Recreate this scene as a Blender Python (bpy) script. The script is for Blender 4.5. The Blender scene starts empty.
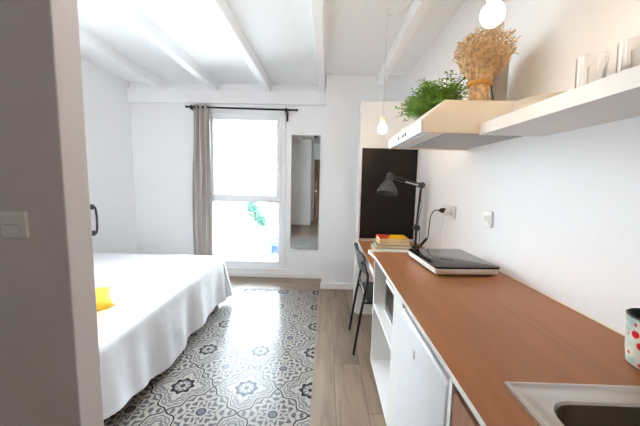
import bpy, bmesh, math, random
from mathutils import Vector, Matrix
random.seed(7)
scene = bpy.context.scene
COL = scene.collection
PI = math.pi

BED_W, HALL_W, PEND_W, SKY, FLUSH_W = 5.5, 0.12, 1.8, 27.0, 3.2
# ------------------------------------------------------------------ camera
H = 1.34
TH, YA, RO = [math.radians(v) for v in (6.2, 1.05, -1.27)]
F = 293.0
c_, s_ = math.cos, math.sin
fw = Vector((-s_(YA)*c_(TH), c_(YA)*c_(TH), -s_(TH)))
r0 = Vector((c_(YA), s_(YA), 0))
u0 = r0.cross(fw)
rt = r0*c_(RO) - u0*s_(RO)
up = r0*s_(RO) + u0*c_(RO)
cam_d = bpy.data.cameras.new('camera')
cam_d.sensor_fit = 'HORIZONTAL'
cam_d.sensor_width = 36.0
cam_d.lens = F*36.0/640.0
cam_d.clip_start = 0.02
cam_o = bpy.data.objects.new('camera', cam_d)
COL.objects.link(cam_o)
m = Matrix((rt, up, -fw)).transposed().to_4x4()
m.translation = Vector((0, 0, H))
cam_o.matrix_world = m
scene.camera = cam_o

# ------------------------------------------------------------------ render look
vs = scene.view_settings
vs.view_transform = 'Standard'
vs.look = 'None'
vs.exposure = 0.80
vs.gamma = 1.0
vs.use_curve_mapping = False
cy = scene.cycles
cy.max_bounces = 16
cy.diffuse_bounces = 12
cy.glossy_bounces = 6
cy.transmission_bounces = 10
cy.transparent_max_bounces = 12
cy.use_denoising = True
cy.sample_clamp_indirect = 8.0
cy.caustics_refractive = False
cy.caustics_reflective = False

# ------------------------------------------------------------------ materials
def lin(c):
    return tuple(((v/255)/12.92 if v/255 <= .04045 else ((v/255+.055)/1.055)**2.4) for v in c)

def mat(name, rgb, rough=0.5, metal=0.0, spec=0.5, noise=0.0, nscale=8.0, bump=0.0, bscale=40.0, emit=None, estr=0.0,
        trans=0.0, coat=0.0, stretch=None, linear=False):
    M = bpy.data.materials.new(name)
    M.use_nodes = True
    nt = M.node_tree
    b = nt.nodes['Principled BSDF']
    col = rgb if linear else lin(rgb)
    b.inputs['Base Color'].default_value = (*col, 1)
    b.inputs['Roughness'].default_value = rough
    b.inputs['Metallic'].default_value = metal
    b.inputs['Specular IOR Level'].default_value = spec
    b.inputs['Coat Weight'].default_value = coat
    b.inputs['Transmission Weight'].default_value = trans
    if emit:
        b.inputs['Emission Color'].default_value = (*lin(emit), 1)
        b.inputs['Emission Strength'].default_value = estr
    tc = nt.nodes.new('ShaderNodeTexCoord')
    mp = nt.nodes.new('ShaderNodeMapping')
    nt.links.new(tc.outputs['Object'], mp.inputs['Vector'])
    if stretch:
        mp.inputs['Scale'].default_value = stretch
    if noise > 0:
        n = nt.nodes.new('ShaderNodeTexNoise')
        n.inputs['Scale'].default_value = nscale
        n.inputs['Detail'].default_value = 5
        nt.links.new(mp.outputs[0], n.inputs['Vector'])
        r = nt.nodes.new('ShaderNodeValToRGB')
        r.color_ramp.elements[0].position = .3
        r.color_ramp.elements[1].position = .7
        r.color_ramp.elements[0].color = (*[v*(1-noise) for v in col], 1)
        r.color_ramp.elements[1].color = (*[min(1, v*(1+noise)) for v in col], 1)
        nt.links.new(n.outputs['Fac'], r.inputs[0])
        nt.links.new(r.outputs[0], b.inputs['Base Color'])
    if bump > 0:
        n2 = nt.nodes.new('ShaderNodeTexNoise')
        n2.inputs['Scale'].default_value = bscale
        n2.inputs['Detail'].default_value = 4
        nt.links.new(mp.outputs[0], n2.inputs['Vector'])
        bp = nt.nodes.new('ShaderNodeBump')
        bp.inputs['Strength'].default_value = bump
        bp.inputs['Distance'].default_value = .01
        nt.links.new(n2.outputs['Fac'], bp.inputs['Height'])
        nt.links.new(bp.outputs[0], b.inputs['Normal'])
    return M

class NB:
    """little helper for math node graphs"""
    def __init__(self, nt): self.nt = nt
    def m(self, op, a, b=None, c=None, clamp=False):
        n = self.nt.nodes.new('ShaderNodeMath'); n.operation = op; n.use_clamp = clamp
        for i, v in enumerate((a, b, c)):
            if v is None: continue
            if isinstance(v, (int, float)): n.inputs[i].default_value = v
            else: self.nt.links.new(v, n.inputs[i])
        return n.outputs[0]
    def band(self, v, lo, hi, soft=.006):
        a = self.m('SMOOTHSTEP', v, lo-soft, lo+soft) if False else self.ss(v, lo, soft)
        b = self.ss(v, hi, soft)
        return self.m('SUBTRACT', a, b)
    def ss(self, v, e, soft):
        n = self.nt.nodes.new('ShaderNodeMapRange'); n.interpolation_type = 'SMOOTHSTEP'
        self.nt.links.new(v, n.inputs[0])
        n.inputs[1].default_value = e-soft; n.inputs[2].default_value = e+soft
        return n.outputs[0]
    def mix(self, fac, a, b):
        n = self.nt.nodes.new('ShaderNodeMix'); n.data_type = 'RGBA'
        if isinstance(fac, (int, float)): n.inputs[0].default_value = fac
        else: self.nt.links.new(fac, n.inputs[0])
        for i, v in ((6, a), (7, b)):
            if isinstance(v, tuple): n.inputs[i].default_value = (*v, 1)
            else: self.nt.links.new(v, n.inputs[i])
        return n.outputs[2]

def wood_planks(name, base, pw=.19, plen=1.25, along='Y', rough=.42, x0=0.0):
    M = bpy.data.materials.new(name); M.use_nodes = True
    nt = M.node_tree; b = nt.nodes['Principled BSDF']; g = NB(nt)
    tc = nt.nodes.new('ShaderNodeTexCoord'); sp = nt.nodes.new('ShaderNodeSeparateXYZ')
    nt.links.new(tc.outputs['Object'], sp.inputs[0])
    u, v = (sp.outputs[0], sp.outputs[1]) if along == 'Y' else (sp.outputs[1], sp.outputs[0])
    un = g.m('DIVIDE', g.m('SUBTRACT', u, x0), pw)
    iu = g.m('FLOOR', un); fu = g.m('FRACT', un)
    off = g.m('FRACT', g.m('MULTIPLY', iu, .37))
    vn = g.m('ADD', g.m('DIVIDE', v, plen), off)
    iv = g.m('FLOOR', vn); fv = g.m('FRACT', vn)
    cmb = nt.nodes.new('ShaderNodeCombineXYZ')
    nt.links.new(iu, cmb.inputs[0]); nt.links.new(iv, cmb.inputs[1])
    wn = nt.nodes.new('ShaderNodeTexWhiteNoise'); nt.links.new(cmb.outputs[0], wn.inputs[0])
    c2 = nt.nodes.new('ShaderNodeCombineXYZ')
    nt.links.new(g.m('MULTIPLY', u, 9.0), c2.inputs[0]); nt.links.new(g.m('MULTIPLY', v, .9), c2.inputs[1])
    nt.links.new(g.m('MULTIPLY', wn.outputs[0], 13.0), c2.inputs[2])
    n = nt.nodes.new('ShaderNodeTexNoise'); n.inputs['Scale'].default_value = 2.2; n.inputs['Detail'].default_value = 7
    n.inputs['Distortion'].default_value = .6
    nt.links.new(c2.outputs[0], n.inputs['Vector'])
    val = g.m('ADD', g.m('MULTIPLY', g.m('SUBTRACT', n.outputs['Fac'], .5), 1.5), g.m('MULTIPLY', g.m('SUBTRACT', wn.outputs[0], .5), .35))
    val = g.m('ADD', val, .5, clamp=True)
    colr = g.mix(val, tuple(x*.55 for x in base), tuple(min(1, x*1.4) for x in base))
    e1 = g.m('MINIMUM', fu, g.m('SUBTRACT', 1.0, fu))
    e2 = g.m('MULTIPLY', g.m('MINIMUM', fv, g.m('SUBTRACT', 1.0, fv)), plen/pw)
    e = g.m('MINIMUM', e1, e2)
    joint = g.m('SUBTRACT', 1.0, g.ss(e, .012, .008))
    colr = g.mix(g.m('MULTIPLY', joint, .6), colr, tuple(x*.35 for x in base))
    nt.links.new(colr, b.inputs['Base Color'])
    b.inputs['Roughness'].default_value = rough
    return M

def wood_grain(name, base, axis=1, rough=.4, contrast=.35):
    M = bpy.data.materials.new(name); M.use_nodes = True
    nt = M.node_tree; b = nt.nodes['Principled BSDF']; g = NB(nt)
    tc = nt.nodes.new('ShaderNodeTexCoord'); mp = nt.nodes.new('ShaderNodeMapping')
    nt.links.new(tc.outputs['Object'], mp.inputs[0])
    sc = [14.0, 14.0, 14.0]; sc[axis] = 1.2
    mp.inputs['Scale'].default_value = sc
    n = nt.nodes.new('ShaderNodeTexNoise'); n.inputs['Scale'].default_value = 1.6; n.inputs['Detail'].default_value = 8
    n.inputs['Distortion'].default_value = .9
    nt.links.new(mp.outputs[0], n.inputs['Vector'])
    mp2 = nt.nodes.new('ShaderNodeMapping'); nt.links.new(tc.outputs['Object'], mp2.inputs[0])
    sc2 = [3.0, 3.0, 3.0]; sc2[axis] = .8; mp2.inputs['Scale'].default_value = sc2
    n3 = nt.nodes.new('ShaderNodeTexNoise'); n3.inputs['Scale'].default_value = 1.5; n3.inputs['Detail'].default_value = 3
    nt.links.new(mp2.outputs[0], n3.inputs['Vector'])
    v = g.m('ADD', g.m('MULTIPLY', n.outputs['Fac'], .6), g.m('MULTIPLY', n3.outputs['Fac'], .4))
    v = g.ss(v, .5, .16)
    nt.links.new(g.mix(v, tuple(x*(1-contrast) for x in base), tuple(min(1, x*(1+contrast)) for x in base)), b.inputs['Base Color'])
    b.inputs['Roughness'].default_value = rough
    b.inputs['Specular IOR Level'].default_value = .3
    return M

def tile_material():
    M = bpy.data.materials.new('patterned_hydraulic_tile'); M.use_nodes = True
    nt = M.node_tree; b = nt.nodes['Principled BSDF']; g = NB(nt)
    P = .415
    tc = nt.nodes.new('ShaderNodeTexCoord'); sp = nt.nodes.new('ShaderNodeSeparateXYZ')
    nt.links.new(tc.outputs['Object'], sp.inputs[0])
    def fold(o, x0):
        t = g.m('FRACT', g.m('ADD', g.m('DIVIDE', g.m('SUBTRACT', o, x0), P), .5))
        return g.m('ABSOLUTE', g.m('SUBTRACT', t, .5))
    a0 = fold(sp.outputs[0], -.275); b0 = fold(sp.outputs[1], 1.545)
    a = g.m('MAXIMUM', a0, b0); bb = g.m('MINIMUM', a0, b0)      # eight-fold symmetry
    t = g.m('SUBTRACT', a, bb); sm = g.m('SUBTRACT', g.m('ADD', a, bb), .5)
    off = g.m('ADD', g.m('MULTIPLY', g.m('MULTIPLY', g.m('COSINE', g.m('MULTIPLY', t, 4*PI)), .07), g.m('SUBTRACT', 1.0, g.m('MULTIPLY', g.m('MULTIPLY', t, t), 4.0))), .02)
    s = g.m('SUBTRACT', sm, off)
    LIGHT = lin((168, 162, 155)); MID = lin((92, 92, 96)); MID2 = lin((112, 111, 114)); DARK = lin((44, 43, 48)); BG = lin((170, 166, 160))
    # base inside medallion cell
    r = g.m('SQRT', g.m('ADD', g.m('MULTIPLY', a, a), g.m('MULTIPLY', bb, bb)))
    th = g.m('ARCTAN2', bb, a)
    # curls
    w1 = g.m('SINE', g.m('ADD', g.m('MULTIPLY', r, 62.0), g.m('MULTIPLY', g.m('COSINE', g.m('MULTIPLY', th, 8.0)), 2.4)))
    w2 = g.m('COSINE', g.m('ADD', g.m('MULTIPLY', th, 16.0), g.m('MULTIPLY', g.m('SINE', g.m('MULTIPLY', r, 40.0)), 1.5)))
    curl = g.ss(g.m('ADD', g.m('MULTIPLY', w1, .65), g.m('MULTIPLY', w2, .55)), .12, .22)
    colr = g.mix(curl, LIGHT, MID)
    # medallion disc
    disc = g.m('SUBTRACT', 1.0, g.ss(r, .062, .006))
    ring = g.band(r, .05, .068)
    halo = g.band(r, .068, .095)
    colr = g.mix(halo, colr, LIGHT)
    colr = g.mix(disc, colr, lin((104, 106, 116)))
    colr = g.mix(ring, colr, DARK)
    # flower side of the lattice
    fa = g.m('SUBTRACT', .5, a); fb = g.m('SUBTRACT', .5, bb)
    fr = g.m('SQRT', g.m('ADD', g.m('MULTIPLY', fa, fa), g.m('MULTIPLY', fb, fb)))
    fth = g.m('ARCTAN2', fa, fb)
    outside = g.ss(s, .0, .004)
    scal = g.m('SUBTRACT', fr, g.m('MULTIPLY', g.m('COSINE', g.m('MULTIPLY', fth, 8.0)), .018))
    wav = g.m('ADD', s, g.m('MULTIPLY', g.m('COSINE', g.m('MULTIPLY', t, 14*PI)), .022))
    fcol = g.mix(g.band(wav, .09, .125), LIGHT, MID2)
    fcol = g.mix(g.band(wav, .155, .21), fcol, MID2)
    fcol = g.mix(g.m('SUBTRACT', 1.0, g.ss(scal, .20, .006)), fcol, LIGHT)
    fcol = g.mix(g.m('SUBTRACT', 1.0, g.ss(scal, .165, .006)), fcol, DARK)
    fcol = g.mix(g.m('SUBTRACT', 1.0, g.ss(fr, .118, .006)), fcol, MID2)
    pet = g.m('ADD', g.m('MULTIPLY', g.m('COSINE', g.m('MULTIPLY', fth, 8.0)), .032), .080)
    petm = g.m('SUBTRACT', 1.0, g.ss(g.m('SUBTRACT', fr, pet), 0.0, .008))
    fcol = g.mix(petm, fcol, LIGHT)
    fcol = g.mix(g.m('SUBTRACT', 1.0, g.ss(fr, .040, .006)), fcol, DARK)
    colr = g.mix(outside, colr, fcol)
    # lattice lines
    colr = g.mix(g.band(s, -.060, .040), colr, LIGHT)
    colr = g.mix(g.band(s, -.045, -.014, .004), colr, DARK)
    colr = g.mix(g.band(s, .036, .058, .004), colr, MID)
    # joints
    j = g.m('MINIMUM', g.m('MINIMUM', a0, b0), g.m('MINIMUM', g.m('SUBTRACT', .5, a0), g.m('SUBTRACT', .5, b0)))
    joint = g.m('SUBTRACT', 1.0, g.ss(j, .003, .002))
    colr = g.mix(g.m('MULTIPLY', joint, .55), colr, lin((110, 104, 98)))
    nt.links.new(colr, b.inputs['Base Color'])
    b.inputs['Roughness'].default_value = .21
    b.inputs['Specular IOR Level'].default_value = .09
    return M

WHITE_WALL = mat('white_wall_paint', (245, 246, 247), rough=.7, bump=.08, bscale=30)
WHITE_CEIL = mat('white_ceiling_paint', (247, 248, 249), rough=.75, bump=.06, bscale=30)
GREY_WALL = mat('warm_grey_wall_paint', (220, 211, 209), rough=.7, bump=.08, bscale=30)
WHITE_LAM = mat('white_laminate', (240, 240, 238), rough=.35)
WHITE_PVC = mat('white_window_pvc', (238, 240, 243), rough=.3)
WHITE_ENAMEL = mat('white_appliance_enamel', (232, 234, 238), rough=.3)
CREAM = mat('cream_trim', (240, 226, 205), rough=.5)
PLANKS = wood_planks('grey_brown_wood_planks', lin((142, 122, 104)), x0=.09-.19)
PLANKS_X = wood_planks('grey_brown_wood_planks_across', lin((142, 121, 100)), along='X', x0=3.56)
TILE = tile_material()
WOOD_TOP = wood_grain('oak_laminate_worktop', lin((152, 97, 57)), axis=1, rough=.38, contrast=.10)
WOOD_DESK = wood_grain('oak_laminate_desk', lin((168, 112, 68)), axis=1, rough=.38, contrast=.13)
WOOD_DOOR = wood_grain('brown_wood_veneer', lin((150, 104, 76)), axis=2, rough=.4, contrast=.25)
BLACK_METAL = mat('black_metal', (26, 26, 28), rough=.4, metal=.3)
BLACK_SEAT = mat('black_stained_ply', (30, 30, 33), rough=.45)
DARK_GREY = mat('dark_grey_enamel', (52, 54, 57), rough=.35)
BOARD = mat('blackboard_surface', (27, 22, 20), rough=.4, spec=.25, noise=.12, nscale=3)
STEEL = mat('brushed_stainless_steel', (205, 198, 190), rough=.28, metal=.95, noise=.05, nscale=6, stretch=(1, 30, 1))
STEEL_DARK = mat('stainless_steel_bowl', (150, 138, 124), rough=.4, metal=.9)
CHROME = mat('chrome', (210, 210, 210), rough=.12, metal=1)
GLASS_BLACK = mat('black_ceramic_glass', (14, 17, 22), rough=.06, spec=.6)
PLASTIC_W = mat('white_plastic', (234, 233, 228), rough=.35)
PLASTIC_G = mat('grey_plastic', (165, 163, 158), rough=.4)
PLASTIC_B = mat('black_plastic', (24, 23, 24), rough=.35)
SHEET = mat('white_cotton_sheet', (233, 235, 240), rough=.85, bump=.12, bscale=22)
MATTRESS = mat('mattress_ticking', (225, 222, 216), rough=.9)
CUSHION = mat('mustard_yellow_fabric', (226, 184, 52), rough=.9, noise=.12, nscale=30, bump=.2, bscale=120)
CURTAIN = mat('grey_beige_linen', (194, 187, 183), rough=.9, noise=.08, nscale=40, bump=.1, bscale=200)
PAPER = mat('book_page_cream', (232, 214, 178), rough=.8)
STALK = mat('dried_straw', (220, 188, 146), rough=.75, noise=.45, nscale=45)
TIE = mat('raffia_tie', (196, 140, 62), rough=.7, noise=.15, nscale=60)
LEAF = mat('fresh_green_leaf', (116, 156, 52), rough=.5, noise=.35, nscale=18)
TERRA = mat('dark_brown_planter', (96, 62, 46), rough=.7)
SOIL = mat('soil', (52, 38, 30), rough=.95, bump=.4, bscale=80)
STONE = mat('grey_stoneware', (178, 172, 166), rough=.75, noise=.18, nscale=14)
CORD = mat('pale_cord', (226, 224, 220), rough=.6)
SOCKET_BRASS = mat('pale_lamp_socket', (236, 232, 226), rough=.4)
DOOR_WOOD = wood_grain('dark_door_wood', lin((112, 80, 58)), axis=2, rough=.45)
CERAMIC = mat('white_ceramic', (240, 236, 228), rough=.2)

def glass_pane_mat():
    M = bpy.data.materials.new('window_glass'); M.use_nodes = True
    nt = M.node_tree; nt.nodes.clear()
    o = nt.nodes.new('ShaderNodeOutputMaterial'); t = nt.nodes.new('ShaderNodeBsdfTransparent')
    t.inputs[0].default_value = (.97, .985, .98, 1)
    gl = nt.nodes.new('ShaderNodeBsdfGlossy'); gl.inputs['Roughness'].default_value = .02
    f = nt.nodes.new('ShaderNodeFresnel'); f.inputs[0].default_value = 1.45
    mx = nt.nodes.new('ShaderNodeMixShader')
    nt.links.new(f.outputs[0], mx.inputs[0]); nt.links.new(t.outputs[0], mx.inputs[1]); nt.links.new(gl.outputs[0], mx.inputs[2])
    nt.links.new(mx.outputs[0], o.inputs[0])
    return M
PANE = glass_pane_mat()
MIRROR = mat('mirror_silver', (232, 238, 240), rough=.01, metal=1.0)
TUMBLER = mat('clear_drinking_glass', (255, 255, 255), rough=.02, trans=1.0, spec=.5)

# ------------------------------------------------------------------ mesh helpers
def new_bm(): return bmesh.new()
def box(bm, x0, x1, y0, y1, z0, z1, bev=0.0, seg=2):
    t = bmesh.new()
    vs_ = [t.verts.new(p) for p in ((x0,y0,z0),(x1,y0,z0),(x1,y1,z0),(x0,y1,z0),(x0,y0,z1),(x1,y0,z1),(x1,y1,z1),(x0,y1,z1))]
    for f in ((3,2,1,0),(4,5,6,7),(0,1,5,4),(1,2,6,5),(2,3,7,6),(3,0,4,7)): t.faces.new([vs_[i] for i in f])
    if bev > 0: bmesh.ops.bevel(t, geom=t.edges[:], offset=bev, segments=seg, affect='EDGES', profile=.5)
    merge(bm, t)
    return bm
def merge(bm, t, M=None):
    if M is not None: bmesh.ops.transform(t, matrix=M, verts=t.verts)
    me = bpy.data.meshes.new('tmp'); t.to_mesh(me); t.free(); bm.from_mesh(me); bpy.data.meshes.remove(me)
def loft(bm, loops, cap0=True, cap1=True, closed=True):
    rows = [[bm.verts.new(p) for p in L] for L in loops]
    n = len(rows[0])
    for a, b in zip(rows, rows[1:]):
        for i in range(n if closed else n-1):
            j = (i+1) % n
            bm.faces.new((a[i], a[j], b[j], b[i]))
    if cap0 and closed: bm.faces.new(rows[0][::-1])
    if cap1 and closed: bm.faces.new(rows[-1])
    return bm
def lathe(bm, prof, n=24, c=(0,0,0), axis='Z', cap0=True, cap1=True):
    loops = []
    for r, z in prof:
        L = []
        for i in range(n):
            a = 2*PI*i/n
            p = (r*math.cos(a), r*math.sin(a), z)
            if axis == 'X': p = (z, r*math.cos(a), r*math.sin(a))
            elif axis == 'Y': p = (r*math.sin(a), z, r*math.cos(a))
            L.append((p[0]+c[0], p[1]+c[1], p[2]+c[2]))
        loops.append(L)
    return loft(bm, loops, cap0, cap1)
def tube(bm, pts, r, n=8, radii=None, cap=True):
    pts = [Vector(p) for p in pts]
    loops = []; ref = None
    for i, p in enumerate(pts):
        d = (pts[min(i+1, len(pts)-1)] - pts[max(i-1, 0)]).normalized()
        if ref is None:
            ref = Vector((0,0,1)) if abs(d.z) < .9 else Vector((1,0,0))
        sx = (ref - d*ref.dot(d))
        if sx.length < 1e-5: sx = d.orthogonal()
        sx.normalize(); sy = d.cross(sx); ref = sx
        rr_ = radii[i] if radii else r
        loops.append([p + sx*rr_*math.cos(2*PI*k/n) + sy*rr_*math.sin(2*PI*k/n) for k in range(n)])
    return loft(bm, loops, cap, cap)
def smooth_path(ctrl, n=8):
    pts = [Vector(p) for p in ctrl]; out = []
    P_ = [pts[0]*2-pts[1]] + pts + [pts[-1]*2-pts[-2]]
    for i in range(1, len(P_)-2):
        for k in range(n):
            t = k/n
            a, b, c, d = P_[i-1:i+3]
            out.append(.5*((2*b)+(c-a)*t+(2*a-5*b+4*c-d)*t*t+(3*b-a-3*c+d)*t**3))
    out.append(pts[-1]); return out
def sphere(bm, c, r, sx=1, sy=1, sz=1, u=20, v=12):
    t = bmesh.new(); bmesh.ops.create_uvsphere(t, u_segments=u, v_segments=v, radius=r)
    merge(bm, t, Matrix.Translation(c) @ Matrix.Diagonal((sx, sy, sz, 1)))
def prism(bm, poly, a, b, axis='Y'):
    """extrude a 2d outline (two remaining coordinates) along an axis"""
    def pt(u, v, w):
        return {'Y': (u, w, v), 'X': (w, u, v), 'Z': (u, v, w)}[axis]
    return loft(bm, [[pt(u, v, a) for u, v in poly], [pt(u, v, b) for u, v in poly]])
def rr(cx, cy_, w, h, r, z, n=6):
    out = []
    for (sx, sy, a0) in ((1,1,0),(-1,1,PI/2),(-1,-1,PI),(1,-1,1.5*PI)):
        for k in range(n+1):
            a = a0 + (PI/2)*k/n
            out.append((cx+sx*(w/2-r)+r*math.cos(a), cy_+sy*(h/2-r)+r*math.sin(a), z))
    return out

def obj(name, bm, material, parent=None, smooth=False, bevel=0.0):
    bmesh.ops.recalc_face_normals(bm, faces=bm.faces[:])
    me = bpy.data.meshes.new(name); bm.to_mesh(me); bm.free()
    o = bpy.data.objects.new(name, me); COL.objects.link(o)
    me.materials.append(material)
    if smooth:
        for p in me.polygons: p.use_smooth = True
        try:
            me.set_sharp_from_angle(angle=math.radians(40))
        except Exception: pass
    if bevel > 0:
        md = o.modifiers.new('bevel', 'BEVEL'); md.width = bevel; md.segments = 2; md.limit_method = 'ANGLE'
    if parent:
        o.parent = parent
        o.matrix_parent_inverse = Matrix.Translation(parent.location).inverted()
    return o
def thing(name, label, cat, loc=(0,0,0), group=None):
    o = bpy.data.objects.new(name, None); COL.objects.link(o)
    o.location = loc; o.empty_display_size = .05
    o['label'] = label; o['category'] = cat
    if group: o['group'] = group
    return o
def tag(o, label, cat, group=None):
    o['label'] = label; o['category'] = cat
    if group: o['group'] = group
    return o
def struct(name, bm, material, parent=None, smooth=False, bevel=0.0):
    o = obj(name, bm, material, parent, smooth, bevel)
    if not parent: o['kind'] = 'structure'
    return o
# ------------------------------------------------------------------ room shell
XL, XR, YB, ZC = -2.6, .906, 3.94, 2.57
XC, YC = -.03, 3.56          # corner of the boxed-out wall at the far right
TX, TY = -.06, 3.50          # edge of the tiled carpet
bm = new_bm(); box(bm, TX, XR, -2.05, YC, -.1, 0); struct('floor', bm, PLANKS)
bm = new_bm(); box(bm, XL, TX, TY, YB+.1, -.1, 0); box(bm, TX, XC+.01, YC, YB+.1, -.1, 0); struct('floor', bm, PLANKS_X)
bm = new_bm(); box(bm, XL, TX, .95, TY, -.1, 0); struct('floor', bm, TILE)
bm = new_bm(); box(bm, XL, TX, -2.05, .95, -.1, 0); struct('floor', bm, PLANKS)
bm = new_bm(); box(bm, XL-.1, XR+.1, -2.15, YB+.2, ZC, ZC+.1); struct('ceiling', bm, WHITE_CEIL)
bm = new_bm(); box(bm, XL-.1, XL, -1.0, YB+.2, -.1, ZC); struct('wall_left', bm, WHITE_WALL)
bm = new_bm(); box(bm, XR, XR+.1, -2.15, YB+.2, -.1, ZC); struct('wall_right', bm, WHITE_WALL)
WX0, WX1, WZ0, WZ1 = -1.615, -.545, .13, 2.205
bm = new_bm()
box(bm, XL-.1, WX0, YB, YB+.2, -.1, ZC); box(bm, WX1, XR+.1, YB, YB+.2, -.1, ZC)
box(bm, WX0, WX1, YB, YB+.2, -.1, WZ0); box(bm, WX0, WX1, YB, YB+.2, WZ1, ZC)
struct('wall_back', bm, WHITE_WALL)
bm = new_bm(); box(bm, XC, XR, YC, YB, 0, ZC); struct('wall_boxing', bm, WHITE_WALL)
bm = new_bm(); box(bm, XL, -.817, .9, 1.0, 0, ZC, .004); struct('wall_partition', bm, GREY_WALL)
bm = new_bm(); box(bm, XL-.1, -.46, -1.1, -1.0, -.1, ZC); box(bm, -.56, -.46, -2.05, -1.1, -.1, ZC); struct('wall_rear', bm, WHITE_WALL)
bm = new_bm(); box(bm, -.56, XR, -2.15, -2.05, -.1, ZC); struct('wall_hall', bm, WHITE_WALL)
# door at the end of the hall, seen in the mirror
bm = new_bm(); box(bm, -.40, .40, -2.05, -2.01, 0, 2.05, .004); d1 = struct('door_1', bm, DOOR_WOOD)
bm = new_bm(); lathe(bm, [(.012, 0), (.012, .05), (.024, .055), (.024, .07)], 14, (-.33, -2.01, 1.02), 'Y'); obj('door_handle', bm, CHROME, d1, True)
bm = new_bm(); box(bm, -.455, -.40, -2.05, -2.0, 0, 2.12, .004); box(bm, .40, .46, -2.05, -2.0, 0, 2.12, .004); box(bm, -.40, .40, -2.05, -2.0, 2.05, 2.12, .004)
obj('door_frame', bm, WHITE_LAM, d1)
# header along the back wall, beams, baseboards
bm = new_bm(); box(bm, XL, XC, YB-.07, YB, 2.31, 2.485, .006); struct('trim_6', bm, WHITE_CEIL)
for i, bx in enumerate((-2.12, -1.44, -.765, -.085, .60)):
    bm = new_bm(); box(bm, bx-.04, bx+.04, -2.0 if bx > -.5 else -.98, (YB-.07) if bx < XC else YC, 2.46, ZC, .006)
    struct('trim_%d' % (i+1), bm, WHITE_CEIL)
bm = new_bm(); box(bm, XL, XC, YB-.014, YB, 0, .055, .003); struct('baseboard_back', bm, WHITE_LAM)
bm = new_bm(); box(bm, XC-.014, XR, YC-.014, YC, 0, .075, .003); struct('baseboard_boxing', bm, WHITE_LAM)
bm = new_bm(); box(bm, XL, -.46, -1.0, -.986, 0, .09, .003); struct('baseboard_rear', bm, WHITE_LAM)

# window
bm = new_bm()
y0, y1 = YB-.02, YB+.07
box(bm, WX0, -1.52, y0, y1, WZ0, WZ1, .006); box(bm, -.635, WX1, y0, y1, WZ0, WZ1, .006)
box(bm, -1.52, -.635, y0, y1, WZ0, .225, .006); box(bm, -1.52, -.635, y0, y1, 2.125, WZ1, .006)
box(bm, -1.52, -.635, y0, y1, 1.035, 1.09, .006)
win = struct('window_1', bm, WHITE_PVC)
bm = new_bm()   # opening upper sash
ys0, ys1 = YB-.035, YB+.03
box(bm, -1.55, -1.495, ys0, ys1, 1.05, 2.16, .006); box(bm, -.665, -.60, ys0, ys1, 1.05, 2.16, .006)
box(bm, -1.495, -.665, ys0, ys1, 1.05, 1.135, .006); box(bm, -1.495, -.665, ys0, ys1, 2.11, 2.16, .006)
sash = obj('window_sash', bm, WHITE_PVC, win)
bm = new_bm(); box(bm, -1.495, -.665, YB, YB+.012, 1.13, 2.115); obj('window_pane', bm, PANE, sash)
bm = new_bm(); box(bm, -1.52, -.635, YB+.02, YB+.032, .22, 1.04); obj('window_pane', bm, PANE, win)
bm = new_bm(); box(bm, -.645, -.620, ys0-.012, ys0, 1.52, 1.60, .003); box(bm, -.640, -.626, ys0-.04, ys0-.012, 1.56, 1.58, .003); box(bm, -.641, -.625, ys0-.045, ys0-.033, 1.46, 1.58, .004)
obj('window_handle', bm, WHITE_PVC, sash)
bm = new_bm(); box(bm, WX0-.02, WX1+.02, YB-.035, YB+.02, .10, .13, .004); obj('window_sill', bm, WHITE_LAM, win)
bm = new_bm(); box(bm, WX0, WX1, YB+.07, YB+.24, .07, .13, .004); obj('outer_sill', bm, WHITE_LAM, win)

# ------------------------------------------------------------------ curtain and rod
rod = thing('curtain_rod', 'thin black metal curtain rod mounted above the window', 'curtain rod', (-1.1, 3.82, 2.24))
bm = new_bm(); tube(bm, [(-1.80, 3.82, 2.246), (-.39, 3.82, 2.226)], .0125, 12); obj('rod', bm, BLACK_METAL, rod, True)
for bx in (-1.74, -.525):
    zz = 2.226 + (-.39-bx)*.02/1.41
    bm = new_bm(); box(bm, bx-.011, bx+.011, YB-.012, YB, zz-.12, zz+.035, .003)
    box(bm, bx-.008, bx+.008, 3.82, YB-.01, zz-.03, zz-.014, .002); box(bm, bx-.014, bx+.014, 3.805, 3.835, zz-.03, zz+.02, .003)
    obj('bracket', bm, BLACK_METAL, rod)
for bx, zz in ((-1.80, 2.246), (-.39, 2.226)):
    bm = new_bm(); lathe(bm, [(.015, -.012), (.015, .012)], 12, (bx, 3.82, zz), 'X'); obj('finial', bm, BLACK_METAL, rod, True)
cur = thing('curtain', 'grey beige linen curtain gathered at the left side of the window', 'curtain', (-1.66, 3.82, .04))
bm = new_bm()
n = 72; rows = []
for k in range(15):
    z = 2.27 - (2.27-.04)*k/14
    wd = .098 + .026*min(1, k/5)
    amp = .042 + .004*math.sin(k*.7)
    row = []
    for i in range(n+1):
        t = i/n
        x = -1.612 + (t-.5)*2*wd + .006*math.sin(k*.5+t*9) - .02*k/14
        y = 3.82 + amp*math.sin(t*2*PI*3.5 + .15*math.sin(k*.6)) 
        row.append((x, y, z))
    rows.append(row)
front = rows; back = [[(x, y+.004, z) for x, y, z in r] for r in rows]
loft(bm, [f + b[::-1] for f, b in zip(front, back)])
obj('panel', bm, CURTAIN, cur, True)
for i in range(5):
    bx = -1.69+i*.038
    bm = new_bm(); tt = bmesh.new()
    pts = [(bx+.004*math.cos(a), 3.82+.022*math.cos(a), 2.245+.026*math.sin(a)) for a in [2*PI*k/14 for k in range(15)]]
    tt.free(); tube(bm, pts, .0028, 6, cap=False); obj('ring', bm, BLACK_METAL, cur, True)

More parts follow.
